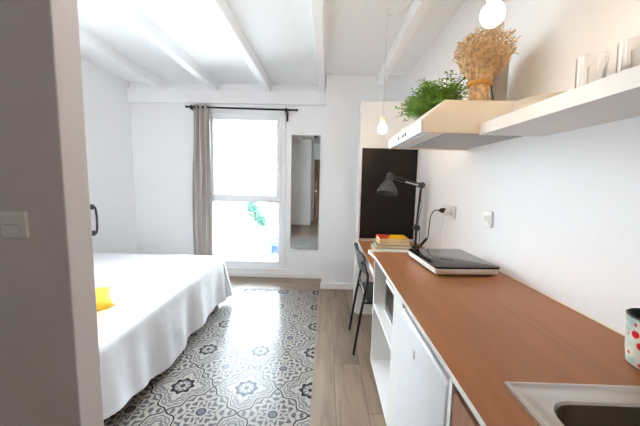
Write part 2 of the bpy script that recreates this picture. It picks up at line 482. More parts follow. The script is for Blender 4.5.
# ------------------------------------------------------------------ mirror
mi = thing('wall_mirror', 'tall narrow white framed mirror hanging on the back wall right of the window', 'mirror', (-.28, 3.93, .37))
bm = new_bm()
mx0, mx1, mz0, mz1 = -.492, -.070, .375, 1.952; w = .018
box(bm, mx0, mx0+w, YB-.022, YB, mz0, mz1, .003); box(bm, mx1-w, mx1, YB-.022, YB, mz0, mz1, .003)
box(bm, mx0+w, mx1-w, YB-.022, YB, mz0, mz0+w+.008, .003); box(bm, mx0+w, mx1-w, YB-.022, YB, mz1-w, mz1, .003)
obj('frame', bm, WHITE_LAM, mi)
bm = new_bm(); box(bm, mx0+w, mx1-w, YB-.012, YB-.004, mz0+w, mz1-w); obj('mirror_glass', bm, MIRROR, mi)

# ------------------------------------------------------------------ light switch
sw = thing('light_switch', 'square white double rocker light switch on the grey partition wall', 'light switch', (-.978, .9, 1.14))
bm = new_bm(); box(bm, -1.020, -.936, .889, .9, 1.141, 1.227, .004); obj('plate', bm, PLASTIC_W, sw)
for z0_, z1_ in ((1.158, 1.1835), (1.1855, 1.211)):
    bm = new_bm(); box(bm, -1.004, -.954, .882, .889, z0_, z1_, .002); obj('rocker', bm, PLASTIC_W, sw)

# ------------------------------------------------------------------ bed
bed = thing('bed', 'low double bed standing along the left wall, mattress hidden under the white sheet', 'bed', (-1.8, 2.05, 0))
bm = new_bm(); box(bm, -2.56, -1.10, 1.04, 3.08, .14, .30, .01); obj('bed_base', bm, MATTRESS, bed)
bm = new_bm(); box(bm, -2.57, -1.09, 1.03, 3.09, .30, .515, .04, 4); obj('mattress', bm, MATTRESS, bed, True)
for lx, ly in ((-1.15, 1.12), (-1.15, 3.0), (-2.5, 1.12), (-2.5, 3.0)):
    bm = new_bm(); lathe(bm, [(.022, 0), (.028, .14)], 14, (lx, ly, 0)); obj('leg', bm, BLACK_METAL, bed, True)
# sheet: rounded-rectangle rings from the centre out, then hanging folds
bm = new_bm()
cx, cy2, bw, bl = -1.83, 2.08, 1.49, 2.03
ncr = 8
def ring(w_, l_, r_, z_):
    base = rr(cx, cy2, w_, l_, r_, z_, ncr)
    out = []
    nb = len(base)
    for i in range(nb):           # subdivide straight runs so folds can form
        p, q = Vector(base[i]), Vector(base[(i+1) % nb])
        L = 34 if i % (ncr+1) == ncr else 2
        for k in range(L): out.append(p.lerp(q, k/L))
    return out
rings = []
for sc_ in (.05, .25, .45, .62, .76, .87, .94, .98):
    L = ring(bw*sc_+.001, bl*sc_+.001, .07*sc_, .522)
    for p in L:
        p.z += .003*math.sin(p.x*9+p.y*5)+.003*math.sin(p.y*13-p.x*4)
        e = max(abs(p.x-cx)/(bw/2), abs(p.y-cy2)/(bl/2))
        if e > .9: p.z -= .03*((e-.9)/.1)**2*.6
    rings.append(L)
edge = ring(bw+.012, bl+.012, .08, .49)
rings.append(edge)
nE = len(edge)
acc = [0.0]
for i in range(1, nE): acc.append(acc[-1]+(edge[i]-edge[i-1]).length)
tot = acc[-1]
drop_rows = 9
for k in range(1, drop_rows+1):
    f = k/drop_rows; L = []
    for i, p in enumerate(edge):
        d = Vector((p.x-cx, p.y-cy2, 0))
        # outward normal of the rounded rectangle
        qx, qy = max(abs(d.x)-(bw/2-.08), 0)*(1 if d.x > 0 else -1), max(abs(d.y)-(bl/2-.08), 0)*(1 if d.y > 0 else -1)
        nrm = Vector((qx, qy, 0)); nrm = nrm.normalized() if nrm.length > 1e-6 else Vector((1,0,0))
        corner = 1 if (abs(qx) > .01 and abs(qy) > .01) else 0
        s = acc[i]
        wave = .6*math.sin(s*11.0+.8*math.sin(s*3.1))+.4*math.sin(s*23.0+1.3*math.sin(s*2.3))
        near = max(0.0, min(1.0, (1.75-p.y)/.6))
        hem = .075 + .10*near + .02*math.sin(s*5.1)
        flare = .03 + .05*corner
        out_ = flare*f + .034*f*wave
        if p.x < cx-.5: out_ *= .12
        if p.y < 1.15: out_ = min(out_*.3, .012)
        q = p + nrm*out_
        q.z = .49 + (hem-.49)*f
        L.append(q)
    rings.append(L)
loft(bm, rings, cap0=True, cap1=False)
sh = obj('bed_sheet', bm, SHEET, None, True)
md = sh.modifiers.new('sub', 'SUBSURF'); md.levels = 1; md.render_levels = 2
tx = bpy.data.textures.new('sheet_creases', 'CLOUDS'); tx.noise_scale = .3; tx.noise_depth = 3
dm = sh.modifiers.new('creases', 'DISPLACE'); dm.texture = tx; dm.strength = .016; dm.mid_level = .35
tag(sh, 'creased white cotton sheet draped over the bed and hanging down its side', 'bed sheet')
# cushion
def cushion_bm(w_, l_, h_):
    b_ = bmesh.new(); N = 16; top = []; bot = []
    for i in range(N+1):
        rt_, rb_ = [], []
        for j in range(N+1):
            u, v = i/N*2-1, j/N*2-1
            pinch = 1-.10*(1-abs(v)**2)*(abs(u)**4) ; pinch2 = 1-.10*(1-abs(u)**2)*(abs(v)**4)
            x, y = u*w_/2*pinch, v*l_/2*pinch2
            z = h_/2*((1-abs(u)**2.6)*(1-abs(v)**2.6))**.5
            rt_.append(b_.verts.new((x, y, z))); rb_.append(b_.verts.new((x, y, -z-.001)))
        top.append(rt_); bot.append(rb_)
    for i in range(N):
        for j in range(N):
            b_.faces.new((top[i][j], top[i+1][j], top[i+1][j+1], top[i][j+1]))
            b_.faces.new((bot[i][j], bot[i][j+1], bot[i+1][j+1], bot[i+1][j]))
    bmesh.ops.remove_doubles(b_, verts=b_.verts, dist=.003)
    return b_
cb = cushion_bm(.38, .38, .09)
bmesh.ops.transform(cb, matrix=Matrix.Translation((-1.475, 1.64, .590)) @ Matrix.Rotation(math.radians(40), 4, 'Z'), verts=cb.verts)
tag(obj('cushion', cb, CUSHION, None, True), 'mustard yellow square cushion lying on the white bed sheet', 'cushion')
# curved grey metal bracket on the left wall
bm = new_bm()
pts = [(-2.59, 3.19, 1.0)] + [(-2.565, 3.19+.025*math.sin(PI*k/10), .852+.148*math.cos(PI*k/10)) for k in range(11)] + [(-2.59, 3.19, .704)]
tube(bm, pts, .011, 10)
br = thing('wall_bracket', 'curved dark grey metal bracket fixed on the left wall beyond the bed', 'bracket', (-2.59, 3.19, .70))
obj('loop', bm, DARK_GREY, br, True)
for z in (1.0, .704):
    bm = new_bm(); lathe(bm, [(.03, -2.6), (.03, -2.585), (.016, -2.58)], 16, (0, 3.19, z), 'X'); obj('wall_flange', bm, DARK_GREY, br, True)

# ------------------------------------------------------------------ tall panel, blackboard, desk
bm = new_bm(); box(bm, .32, XR, 2.90, 3.06, 0, 2.11, .003)
tag(obj('partition_panel', bm, WHITE_LAM), 'tall white panel standing at the far end of the desk', 'panel')
bb_ = thing('blackboard', 'plain frameless blackboard mounted on the white panel behind the desk', 'blackboard', (.61, 2.89, .79))
bm = new_bm(); box(bm, .345, .878, 2.885, 2.90, .785, 1.668, .002); obj('board', bm, BOARD, bb_)
dk = thing('desk', 'oak topped wall desk between the kitchen worktop and the white panel', 'desk', (.6, 2.4, 0))
bm = new_bm(); box(bm, .33, XR-.002, 1.90, 2.898, .725, .760, .002); obj('desktop', bm, WOOD_DESK, dk)
bm = new_bm(); box(bm, .326, .330, 1.90, 2.898, .725, .7605); obj('edge_band', bm, WHITE_LAM, dk)
bm = new_bm(); box(bm, .34, .90, 2.872, 2.897, 0, .725, .002); obj('side_panel', bm, WHITE_LAM, dk)
bm = new_bm(); box(bm, .86, .90, 1.90, 2.87, .62, .725, .002); obj('wall_rail', bm, WHITE_LAM, dk)

# chair
ch = thing('chair', 'black chair with curved back and thin metal legs tucked under the desk', 'chair', (.5, 2.35, 0))
for ly in (2.155, 2.54):
    bm = new_bm(); tube(bm, smooth_path([(.245, ly, .004), (.285, ly, .3), (.33, ly, .60), (.315, ly, .68), (.285, ly, .745)], 5), .0105, 10)
    obj('rear_leg', bm, BLACK_METAL, ch, True)
for ly in (2.14, 2.555):
    bm = new_bm(); tube(bm, [(.76, ly, .004), (.71, ly, .42)], .0105, 10); obj('front_leg', bm, BLACK_METAL, ch, True)
for pp in (((.315, 2.155, .425), (.71, 2.14, .42)), ((.315, 2.54, .425), (.71, 2.555, .42))):
    bm = new_bm(); tube(bm, pp, .009, 8); obj('side_rail', bm, BLACK_METAL, ch, True)
bm = new_bm(); tube(bm, ((.316, 2.155, .50), (.316, 2.54, .50)), .009, 8); obj('cross_bar', bm, BLACK_METAL, ch, True)
bm = new_bm()
loft(bm, [rr(.53, 2.3475, .40, .42, .07, .428), rr(.53, 2.3475, .42, .44, .08, .434), rr(.53, 2.3475, .42, .44, .08, .446), rr(.53, 2.3475, .40, .42, .07, .452)])
obj('seat', bm, BLACK_SEAT, ch, True)
bm = new_bm(); fr_, bk_ = [], []
N, K = 20, 8
loops = []
for i in range(N+1):
    t = i/N*2-1
    y = 2.3475+t*.235
    cur_ = -.035*(1-t*t)
    hh = .085*(1-.25*abs(t)**4)
    L = []
    for k in range(K+1):
        a = k/K; z = .735-hh+2*hh*a; x = .305-.04*(z-.735)/.085*.5+cur_
        L.append((x-.006, y, z))
    for k in range(K, -1, -1):
        a = k/K; z = .735-hh+2*hh*a; x = .305-.04*(z-.735)/.085*.5+cur_
        L.append((x+.006, y, z))
    loops.append(L)
loft(bm, loops); obj('backrest', bm, BLACK_SEAT, ch, True)

# ------------------------------------------------------------------ books on the desk
def book(name_, label, x0, x1, y0, y1, z0, h_, cover, rot=0.0, group=None, extra=None):
    cxb, cyb = (x0+x1)/2, (y0+y1)/2
    t = thing('book', label, 'book', (cxb, cyb, z0), group)
    R_ = Matrix.Translation((cxb, cyb, 0)) @ Matrix.Rotation(rot, 4, 'Z') @ Matrix.Translation((-cxb, -cyb, 0))
    b1 = bmesh.new(); box(b1, x0+.004, x1-.004, y0+.005, y1-.003, z0+.003, z0+h_-.003); bmesh.ops.transform(b1, matrix=R_, verts=b1.verts); obj('pages', b1, PAPER, t)
    b2 = bmesh.new(); box(b2, x0, x1, y0, y1, z0, z0+.003, .001); box(b2, x0, x1, y0, y1, z0+h_-.003, z0+h_, .001); box(b2, x0, x1, y1-.003, y1, z0, z0+h_, .001)
    bmesh.ops.transform(b2, matrix=R_, verts=b2.verts); obj('cover', b2, cover, t)
    if extra:
        b3 = bmesh.new(); extra(b3); bmesh.ops.transform(b3, matrix=R_, verts=b3.verts); return t, b3
    return t
C_GREY = mat('book_cover_pale_grey', (206, 206, 200), rough=.5)
C_GREEN = mat('book_cover_grey_green', (150, 168, 150), rough=.5)
C_CREAM = mat('book_cover_cream', (222, 196, 150), rough=.5)
C_YEL = mat('book_cover_yellow', (244, 190, 30), rough=.4)
C_RED = mat('book_cover_red', (206, 58, 38), rough=.4)
z = .7615
book('b', 'large pale grey book at the bottom of the stack on the desk', .415, .725, 2.36, 2.58, z, .040, C_GREY, .03); z += .0405
book('b', 'grey green covered book second from the bottom of the desk stack', .43, .715, 2.37, 2.575, z, .026, C_GREEN, -.05); z += .0265
book('b', 'cream paperback book under the yellow topped book on the desk', .448, .70, 2.38, 2.565, z, .027, C_CREAM, .02); z += .0275
t = thing('book', 'thick book with yellow and red cover on top of the desk stack', 'book', (.57, 2.46, z))
bm = new_bm(); box(bm, .456, .69, 2.385, 2.557, z+.003, z+.026); obj('pages', bm, PAPER, t)
bm = new_bm(); box(bm, .453, .693, 2.38, 2.56, z, z+.003, .001); box(bm, .51, .693, 2.38, 2.56, z+.026, z+.029, .001); box(bm, .453, .693, 2.557, 2.56, z, z+.029, .001); obj('cover', bm, C_YEL, t)
bm = new_bm(); prism(bm, [(.453, 2.38), (.51, 2.38), (.58, 2.56), (.453, 2.56)], z+.0262, z+.0295, 'Z'); obj('cover_corner', bm, C_RED, t)
t['label'] = 'thick book with yellow and red cover on top of the desk stack'

# ------------------------------------------------------------------ desk lamp
dl = thing('desk_lamp', 'dark grey jointed desk lamp with bell shade in front of the blackboard', 'desk lamp', (.82, 2.62, .76))
YL = 2.62
bm = new_bm(); box(bm, .79, .85, YL-.03, YL+.03, .7605, .782, .003); obj('clamp', bm, DARK_GREY, dl)
bm = new_bm(); tube(bm, [(.82, YL, .78), (.82, YL, .965)], .011, 12); obj('post', bm, DARK_GREY, dl, True)
for dy in (-.014, .014):
    bm = new_bm(); tube(bm, [(.818, YL+dy, .93), (.842, YL+dy, 1.33)], .006, 8); obj('lower_arm', bm, DARK_GREY, dl, True)
for dz in (-.014, .016):
    bm = new_bm(); tube(bm, [(.855, YL, 1.315+dz), (.585, YL, 1.385+dz*.9)], .006, 8); obj('upper_arm', bm, DARK_GREY, dl, True)
bm = new_bm(); tube(bm, [(.848, YL, 1.18), (.843, YL, 1.29)], .010, 10); tube(bm, [(.80, YL, 1.325), (.70, YL, 1.35)], .009, 10); obj('spring', bm, CHROME, dl, True)
for px, pz, r_ in ((.845, 1.325, .026), (.82, .945, .028), (.585, 1.385, .022)):
    bm = new_bm(); lathe(bm, [(r_, -.024), (r_, .024)], 16, (px, YL, pz), 'Y'); obj('joint', bm, DARK_GREY, dl, True)
# bell shade, tilted
R_ = Matrix.Translation((.556, YL-.01, 1.392)) @ Matrix.Scale(.86, 4) @ Matrix.Rotation(math.radians(9), 4, 'Y') @ Matrix.Rotation(math.radians(-14), 4, 'X')
sb = bmesh.new()
prof = [(.022, .035), (.034, .028), (.036, -.03), (.034, -.045), (.055, -.07), (.082, -.105), (.098, -.145), (.104, -.175), (.101, -.175), (.094, -.145), (.078, -.107), (.05, -.073), (.03, -.05)]
lathe(sb, prof, 28, (0,0,0), 'Z', True, True); bmesh.ops.transform(sb, matrix=R_, verts=sb.verts); shd = obj('lamp_shade', sb, DARK_GREY, dl, True)
sb = bmesh.new(); sphere(sb, (0,0,-.105), .026, u=14, v=10); bmesh.ops.transform(sb, matrix=R_, verts=sb.verts)
obj('bulb', sb, mat('unlit_frosted_bulb', (240, 236, 226), rough=.3), shd, True)
bm = new_bm(); tube(bm, smooth_path([(.845, YL, 1.31), (.86, YL+.02, 1.15), (.845, YL+.02, 1.0), (.86, YL+.02, .86), (.86, YL+.03, .775)], 6), .003, 6); obj('cable', bm, PLASTIC_B, dl, True)

# ------------------------------------------------------------------ worktop
WX = .305
wt = thing('worktop', 'long oak laminate kitchen worktop along the right wall', 'worktop', (.6, .8, .86))
SX0, SX1, SY0, SY1 = .425, .845, .13, .595      # sink cut-out
WY0, WY1 = -.35, 1.835
bm = new_bm()
box(bm, WX, SX0, WY0, WY1, .884, .90); box(bm, SX1, XR-.006, WY0, WY1, .884, .90)
box(bm, SX0, SX1, SY1, WY1, .884, .90); box(bm, SX0, SX1, WY0, SY0, .884, .90)
obj('board', bm, WOOD_TOP, wt)
bm = new_bm(); box(bm, WX-.003, WX, WY0, WY1, .889, .9008); obj('edge_band', bm, WHITE_LAM, wt)
bm = new_bm(); box(bm, XR-.006, XR-.001, WY0, WY1, .884, .904, .001); obj('wall_seal', bm, CREAM, wt)
bm = new_bm(); box(bm, .282, .88, WY1, WY1+.03, .884, .909, .002); prism(bm, [(.282, WY1), (WX-.003, WY1), (WX-.003, WY1-.16)], .889, .9004, 'Z')
obj('end_cap', bm, WHITE_LAM, wt)

# ------------------------------------------------------------------ open shelf cabinet, filler, microwave
FX = .325; BX = XR-.02
sc = thing('shelf_cabinet', 'open white base cabinet with one middle shelf under the far end of the worktop', 'cabinet', (.6, 1.57, 0))
bm = new_bm(); box(bm, FX, BX, 1.835, 1.853, .155, .884, .001); obj('side_panel', bm, WHITE_LAM, sc)
bm = new_bm(); box(bm, FX, BX, 1.290, 1.308, .155, .884, .001); obj('side_panel', bm, WHITE_LAM, sc)
bm = new_bm(); box(bm, FX, BX, 1.308, 1.835, .155, .173, .001); obj('bottom_panel', bm, WHITE_LAM, sc)
bm = new_bm(); box(bm, FX+.004, BX, 1.308, 1.835, .540, .558, .001); obj('shelf', bm, WHITE_LAM, sc)
bm = new_bm(); box(bm, BX, BX+.006, 1.29, 1.853, .155, .884); obj('back_panel', bm, WHITE_LAM, sc)
bm = new_bm(); box(bm, .40, .418, 1.29, 1.853, 0, .155); obj('plinth', bm, WHITE_LAM, sc)
bm = new_bm(); box(bm, FX, FX+.018, 1.158, 1.2895, .155, .884, .001); obj('filler_panel', bm, WHITE_LAM, sc)
mw = thing('microwave', 'grey microwave with dark glass door on the cabinet shelf', 'microwave', (.55, 1.53, .56))
bm = new_bm(); box(bm, .385, .72, 1.33, 1.70, .568, .775, .006); obj('body', bm, PLASTIC_G, mw)
bm = new_bm(); box(bm, .370, .385, 1.33, 1.70, .568, .775, .004); mdr = obj('door', bm, PLASTIC_W, mw)
bm = new_bm(); box(bm, .367, .370, 1.42, 1.68, .592, .755, .001); obj('door_window', bm, GLASS_BLACK, mdr)
for fy in (1.36, 1.67):
    bm = new_bm(); lathe(bm, [(.012, .5585), (.012, .568)], 12, (.44, fy, 0)); obj('foot', bm, PLASTIC_B, mw, True)
    bm = new_bm(); lathe(bm, [(.012, .5585), (.012, .568)], 12, (.66, fy, 0)); obj('foot', bm, PLASTIC_B, mw, True)

# ------------------------------------------------------------------ fridge
fg = thing('undercounter_fridge', 'white undercounter fridge between the open shelves and the wooden door', 'fridge', (.6, .97, 0))
bm = new_bm(); box(bm, .365, .88, .695, 1.15, .02, .84, .006); obj('body', bm, WHITE_ENAMEL, fg)
bm = new_bm(); box(bm, .318, .360, .695, 1.15, .06, .838, .010, 3); fdr = obj('door', bm, WHITE_ENAMEL, fg, True)
bm = new_bm(); box(bm, .314, .320, .955, .985, .738, .768, .003); obj('handle_dimple', bm, PLASTIC_W, fdr)  # small raised plate standing in for the door's handle dimple
bm = new_bm(); box(bm, .360, .365, .70, 1.145, .07, .83); obj('door_gasket', bm, PLASTIC_G, fg)
for lx, ly in ((.40, .74), (.40, 1.11), (.84, .74), (.84, 1.11)):
    bm = new_bm(); lathe(bm, [(.018, 0), (.018, .02)], 12, (lx, ly, 0)); obj('foot', bm, PLASTIC_B, fg, True)

# ------------------------------------------------------------------ sink cabinet
sk = thing('sink_cabinet', 'brown wooden door kitchen base cabinet under the sink', 'cabinet', (.6, .2, 0))
bm = new_bm()
box(bm, FX+.02, BX, .655, .673, .15, .884); box(bm, FX+.02, BX, -.35, -.332, .15, .884); box(bm, FX+.02, BX, -.332, .655, .15, .168)
obj('carcass', bm, WHITE_LAM, sk)
for y0_, y1_ in ((.158, .668), (-.348, .152)):
    bm = new_bm(); box(bm, .322, .342, y0_, y1_, .16, .842, .002); obj('door', bm, WOOD_DOOR, sk)
bm = new_bm(); box(bm, .342, .36, -.348, .655, .80, .884); obj('finger_rail', bm, PLASTIC_B, sk)
bm = new_bm(); box(bm, .40, .418, -.35, .673, 0, .15); obj('plinth', bm, WHITE_LAM, sk)
bm = new_bm(); box(bm, FX-.005, FX+.02, .672, .690, .15, .884, .001); obj('filler_strip', bm, WHITE_LAM, sk)

# ------------------------------------------------------------------ sink
si = thing('kitchen_sink', 'inset stainless steel sink with raised rim in the oak worktop', 'sink', (.63, .36, .70))
scx, scy = .634, .362
bm = new_bm()
loops = [rr(scx, scy, .462, .506, .006, .9005), rr(scx, scy, .461, .505, .006, .9075), rr(scx, scy, .457, .501, .006, .9085), rr(scx, scy, .448, .492, .006, .9085),
         rr(scx, scy, .440, .484, .008, .9045), rr(scx, scy, .420, .464, .012, .9035), rr(scx, scy-.003, .410, .448, .016, .9060)]
obj_loops = loops + [rr(scx+.010, scy-.013, .394, .428, .055, .9055), rr(scx+.010, scy-.013, .388, .422, .055, .900)]
loft(bm, obj_loops, cap0=False, cap1=False); obj('rim', bm, STEEL, si, True)
bm = new_bm()
loft(bm, [rr(scx+.010, scy-.013, .388, .422, .055, .900), rr(scx+.010, scy-.013, .378, .402, .06, .80), rr(scx+.010, scy-.013, .36, .385, .06, .755), rr(scx+.004, scy-.012, .27, .30, .07, .742), rr(scx+.004, scy-.012, .05, .05, .02, .738)], cap0=False)
bwl = obj('bowl', bm, STEEL_DARK, si, True)
bm = new_bm(); lathe(bm, [(.045, .7405), (.045, .744), (.036, .744), (.03, .741)], 24, (scx, scy-.012, 0)); obj('drain', bm, CHROME, bwl, True)

# ------------------------------------------------------------------ enamel mug
MUGM = bpy.data.materials.new('white_enamel_with_red_petals'); MUGM.use_nodes = True
nt = MUGM.node_tree; b = nt.nodes['Principled BSDF']; g = NB(nt)
tc = nt.nodes.new('ShaderNodeTexCoord')
mp_ = nt.nodes.new('ShaderNodeMapping'); mp_.inputs['Location'].default_value = (-.8, -.7, 0)
nt.links.new(tc.outputs['Object'], mp_.inputs[0])
v1 = nt.nodes.new('ShaderNodeTexVoronoi'); v1.inputs['Scale'].default_value = 34.0; v1.inputs['Randomness'].default_value = .8
nt.links.new(mp_.outputs[0], v1.inputs['Vector'])
spot = g.m('SUBTRACT', 1.0, g.ss(v1.outputs['Distance'], .34, .04))
sepc = nt.nodes.new('ShaderNodeSeparateColor'); nt.links.new(v1.outputs['Color'], sepc.inputs[0])
isred = g.ss(sepc.outputs[0], .15, .01)
spot = g.m('MULTIPLY', spot, isred)
core = g.m('SUBTRACT', 1.0, g.ss(v1.outputs['Distance'], .09, .03))
n5 = nt.nodes.new('ShaderNodeTexNoise'); n5.inputs['Scale'].default_value = 14
nt.links.new(mp_.outputs[0], n5.inputs['Vector'])
basec = g.mix(g.ss(n5.outputs['Fac'], .55, .08), lin((226, 226, 212)), lin((160, 196, 198)))
cc = g.mix(spot, basec, lin((206, 34, 40)))
cc = g.mix(g.m('MULTIPLY', core, spot), cc, lin((250, 190, 180)))
nt.links.new(cc, b.inputs['Base Color']); b.inputs['Roughness'].default_value = .25
MX, MY = .819, .692
mg = thing('enamel_mug', 'white enamel mug with red petal pattern beside the sink', 'mug', (MX, MY, .90))
bm = new_bm(); prof = [(.045, .9005), (.052, .906), (.056, .94), (.060, 1.02), (.0605, 1.024)]
lathe(bm, prof, 36, (MX, MY, 0), cap1=False); obj('body', bm, MUGM, mg, True)
bm = new_bm(); lathe(bm, [(.0605, 1.024), (.062, 1.027), (.059, 1.029), (.057, 1.02), (.053, .94), (.048, .908), (.01, .906)], 36, (MX, MY, 0), cap0=False); obj('lining', bm, DARK_GREY, mg, True)
bm = new_bm(); a_ = math.radians(-25); dx, dy = math.cos(a_), math.sin(a_)
tube(bm, smooth_path([(MX+dx*.057, MY+dy*.057, 1.0), (MX+dx*.085, MY+dy*.085, .995), (MX+dx*.088, MY+dy*.088, .955), (MX+dx*.053, MY+dy*.053, .93)], 6), .006, 10); obj('handle', bm, CERAMIC, mg, True)

# ------------------------------------------------------------------ portable hob
hb = thing('induction_hob', 'portable white hob with black glass top on the worktop', 'hob', (.68, 1.58, .90))
HR = Matrix.Translation((.675, 1.563, 0)) @ Matrix.Rotation(math.radians(4), 4, 'Z')
hw, hl = .322, .385
def hl_loop(w_, l_, r_, z_): return [HR @ Vector(p) for p in rr(0, 0, w_, l_, r_, z_)]
bm = new_bm(); loft(bm, [hl_loop(hw-.03, hl-.03, .02, .906), hl_loop(hw-.004, hl-.004, .022, .914), hl_loop(hw, hl, .022, .934), hl_loop(hw-.002, hl-.002, .022, .938)]); obj('body', bm, PLASTIC_W, hb, True)
bm = new_bm(); loft(bm, [hl_loop(hw-.002, hl-.002, .02, .9385), hl_loop(hw+.002, hl+.002, .02, .941), hl_loop(hw+.002, hl+.002, .02, .947), hl_loop(hw-.004, hl-.004, .018, .949)]); obj('glass_top', bm, GLASS_BLACK, hb, True)
for fx, fy in ((-.12, -.15), (.12, -.15), (-.12, .15), (.12, .15)):
    bm = new_bm(); p = HR @ Vector((fx, fy, 0)); lathe(bm, [(.016, .9005), (.016, .907)], 14, (p.x, p.y, 0)); obj('foot', bm, PLASTIC_B, hb, True)

# ------------------------------------------------------------------ sockets, plugs and cables
def wall_socket(y0_, y1_, z0_, z1_, gangs, label, grp=None):
    t = thing('wall_socket', label, 'socket', (XR, (y0_+y1_)/2, z0_), grp)
    b_ = new_bm(); box(b_, XR-.012, XR, y0_, y1_, z0_, z1_, .004); obj('plate', b_, PLASTIC_W, t)
    L = (y1_-y0_)/gangs
    for k in range(gangs):
        cyy = y0_+L*(k+.5); czz = (z0_+z1_)/2
        b_ = new_bm(); box(b_, XR-.016, XR-.012, cyy-.029, cyy+.029, czz-.029, czz+.029, .002); ins = obj('insert', b_, PLASTIC_W, t)
        b_ = new_bm(); lathe(b_, [(.020, XR-.0168), (.020, XR-.016)], 20, (0, cyy, czz), 'X'); obj('well', b_, PLASTIC_G, ins, True)
    return t
wall_socket(1.585, 1.672, 1.108, 1.198, 1, 'single white wall socket with nothing plugged in above the hob')
wall_socket(2.035, 2.245, 1.100, 1.186, 2, 'double white wall socket with two plugs near the desk')
def plug_cable(name, label, py, pz, path, r_, mtl, end=None):
    t = thing(name, label, 'cable', (XR-.02, py, pz))
    b_ = new_bm(); lathe(b_, [(.017, XR-.0166), (.019, XR-.022), (.017, XR-.045), (.009, XR-.058)], 16, (0, py, pz), 'X'); obj('plug', b_, mtl, t, True)
    b_ = new_bm(); tube(b_, smooth_path(path, 10), r_, 8); obj('wire', b_, mtl, t, True)
    if end:
        b_ = new_bm(); tube(b_, end, .011, 10); obj('inline_switch', b_, mtl, t, True)
plug_cable('power_cable', 'black power cable plugged into the double socket, leading to the desk lamp', 2.192, 1.143,
    [(XR-.055, 2.192, 1.143), (.83, 2.24, 1.135), (.84, 2.34, 1.08), (.845, 2.37, .99), (.84, 2.38, .90), (.81, 2.42, .83), (.78, 2.43, .775)], .004, PLASTIC_B,
    [(.835, 2.385, .89), (.805, 2.425, .825)])
plug_cable('charger_cable', 'white cable hanging from the double socket down behind the hob', 2.088, 1.143,
    [(XR-.055, 2.088, 1.143), (.84, 2.08, 1.12), (.86, 2.13, 1.05), (.86, 2.17, .99), (.85, 2.14, .93), (.80, 1.98, .80), (.78, 1.95, .7665)], .0035, PLASTIC_W)

# ------------------------------------------------------------------ range hood
HX, HY0, HY1, HZ = .40, 1.28, 1.93, 1.556
hd = thing('range_hood', 'cream white kitchen range hood mounted on the right wall', 'range hood', (.65, 1.6, HZ))
bm = new_bm(); e = .0
prof = [(HX, HZ+.012), (HX, HZ+.055), (.49, 1.690), (XR-.001, 1.690), (XR-.001, HZ+.012)]
prism(bm, prof, HY0, HY1, 'Y'); obj('body', bm, mat('cream_white_enamel', (240, 232, 220), rough=.4), hd)
bm = new_bm(); box(bm, HX-.004, HX, HY0+.002, HY1-.002, HZ+.003, HZ+.053, .001); cpl = obj('control_panel', bm, mat('pale_grey_enamel', (206, 209, 214), rough=.4), hd)
for yy in (1.52, 1.57, 1.66):
    bm = new_bm(); box(bm, HX-.009, HX-.004, yy-.009, yy+.009, HZ+.018, HZ+.036, .002); obj('control_button', bm, DARK_GREY, cpl)
FILT = bpy.data.materials.new('perforated_grey_filter'); FILT.use_nodes = True
nt = FILT.node_tree; b = nt.nodes['Principled BSDF']; g = NB(nt)
tc = nt.nodes.new('ShaderNodeTexCoord'); sp = nt.nodes.new('ShaderNodeSeparateXYZ'); nt.links.new(tc.outputs['Object'], sp.inputs[0])
fx_ = g.m('SUBTRACT', g.m('FRACT', g.m('MULTIPLY', sp.outputs[0], 45.0)), .5); fy_ = g.m('SUBTRACT', g.m('FRACT', g.m('MULTIPLY', sp.outputs[1], 45.0)), .5)
dd = g.m('SQRT', g.m('ADD', g.m('MULTIPLY', fx_, fx_), g.m('MULTIPLY', fy_, fy_)))
nt.links.new(g.mix(g.ss(dd, .3, .05), lin((40, 40, 46)), lin((205, 203, 203))), b.inputs['Base Color']); b.inputs['Roughness'].default_value = .45
bm = new_bm(); box(bm, .52, XR-.03, HY0+.03, HY1-.03, HZ+.004, HZ+.0115); obj('grease_filter', bm, FILT, hd)
bm = new_bm(); box(bm, .43, .51, HY0+.03, HY1-.03, HZ+.001, HZ+.0115, .002); obj('light_cover', bm, PLASTIC_W, hd)
for ya_, yb_ in ((HY0, HY0+.012), (HY1-.012, HY1)):
    bm = new_bm(); box(bm, HX+.02, XR-.002, ya_, yb_, HZ, HZ+.012); obj('lower_lip', bm, CREAM, hd)
bm = new_bm(); box(bm, HX, HX+.02, HY0, HY1, HZ, HZ+.012); obj('front_lip', bm, WHITE_ENAMEL, hd)

# ------------------------------------------------------------------ wall shelf, plates, tumblers
bm = new_bm(); box(bm, .64, XR-.001, -.2, HY0-.003, 1.548, 1.594, .001)
tag(obj('wall_shelf', bm, WHITE_LAM), 'thick white floating shelf on the right wall beside the range hood', 'shelf')
zt = 1.5945
pl_lab = ['white plate at the bottom of the stack on the wall shelf', 'white plate in the middle of the stack on the wall shelf', 'white plate on top of the stack on the wall shelf']
for k in range(3):
    bm = new_bm(); z0_ = zt+.009*k
    lathe(bm, [(.065, z0_), (.075, z0_+.003), (.118, z0_+.016), (.120, z0_+.018), (.117, z0_+.0195), (.074, z0_+.0065), (.0, z0_+.0055)][:6], 36, (.775, 1.06, 0))
    tag(obj('plate', bm, CERAMIC, None, True), pl_lab[k], 'plate', 'plates stacked on the wall shelf')
def tumbler_bm():
    b_ = bmesh.new()
    lathe(b_, [(.029, 0), (.031, .002), (.0355, .113), (.0355, .1145), (.0335, .1145), (.0332, .113), (.0285, .012)], 28)
    return b_
tb = tumbler_bm()
g0 = obj('drinking_glass', tb, TUMBLER, None, True)
spots = [(.750, .893, 'clear drinking glass beside the plates, nearest the shelf front edge'),
         (.852, .975, 'clear drinking glass beside the plates, against the wall'),
         (.778, .800, 'second clear drinking glass from the plates, near the shelf front'),
         (.862, .850, 'second clear drinking glass from the plates, against the wall')]
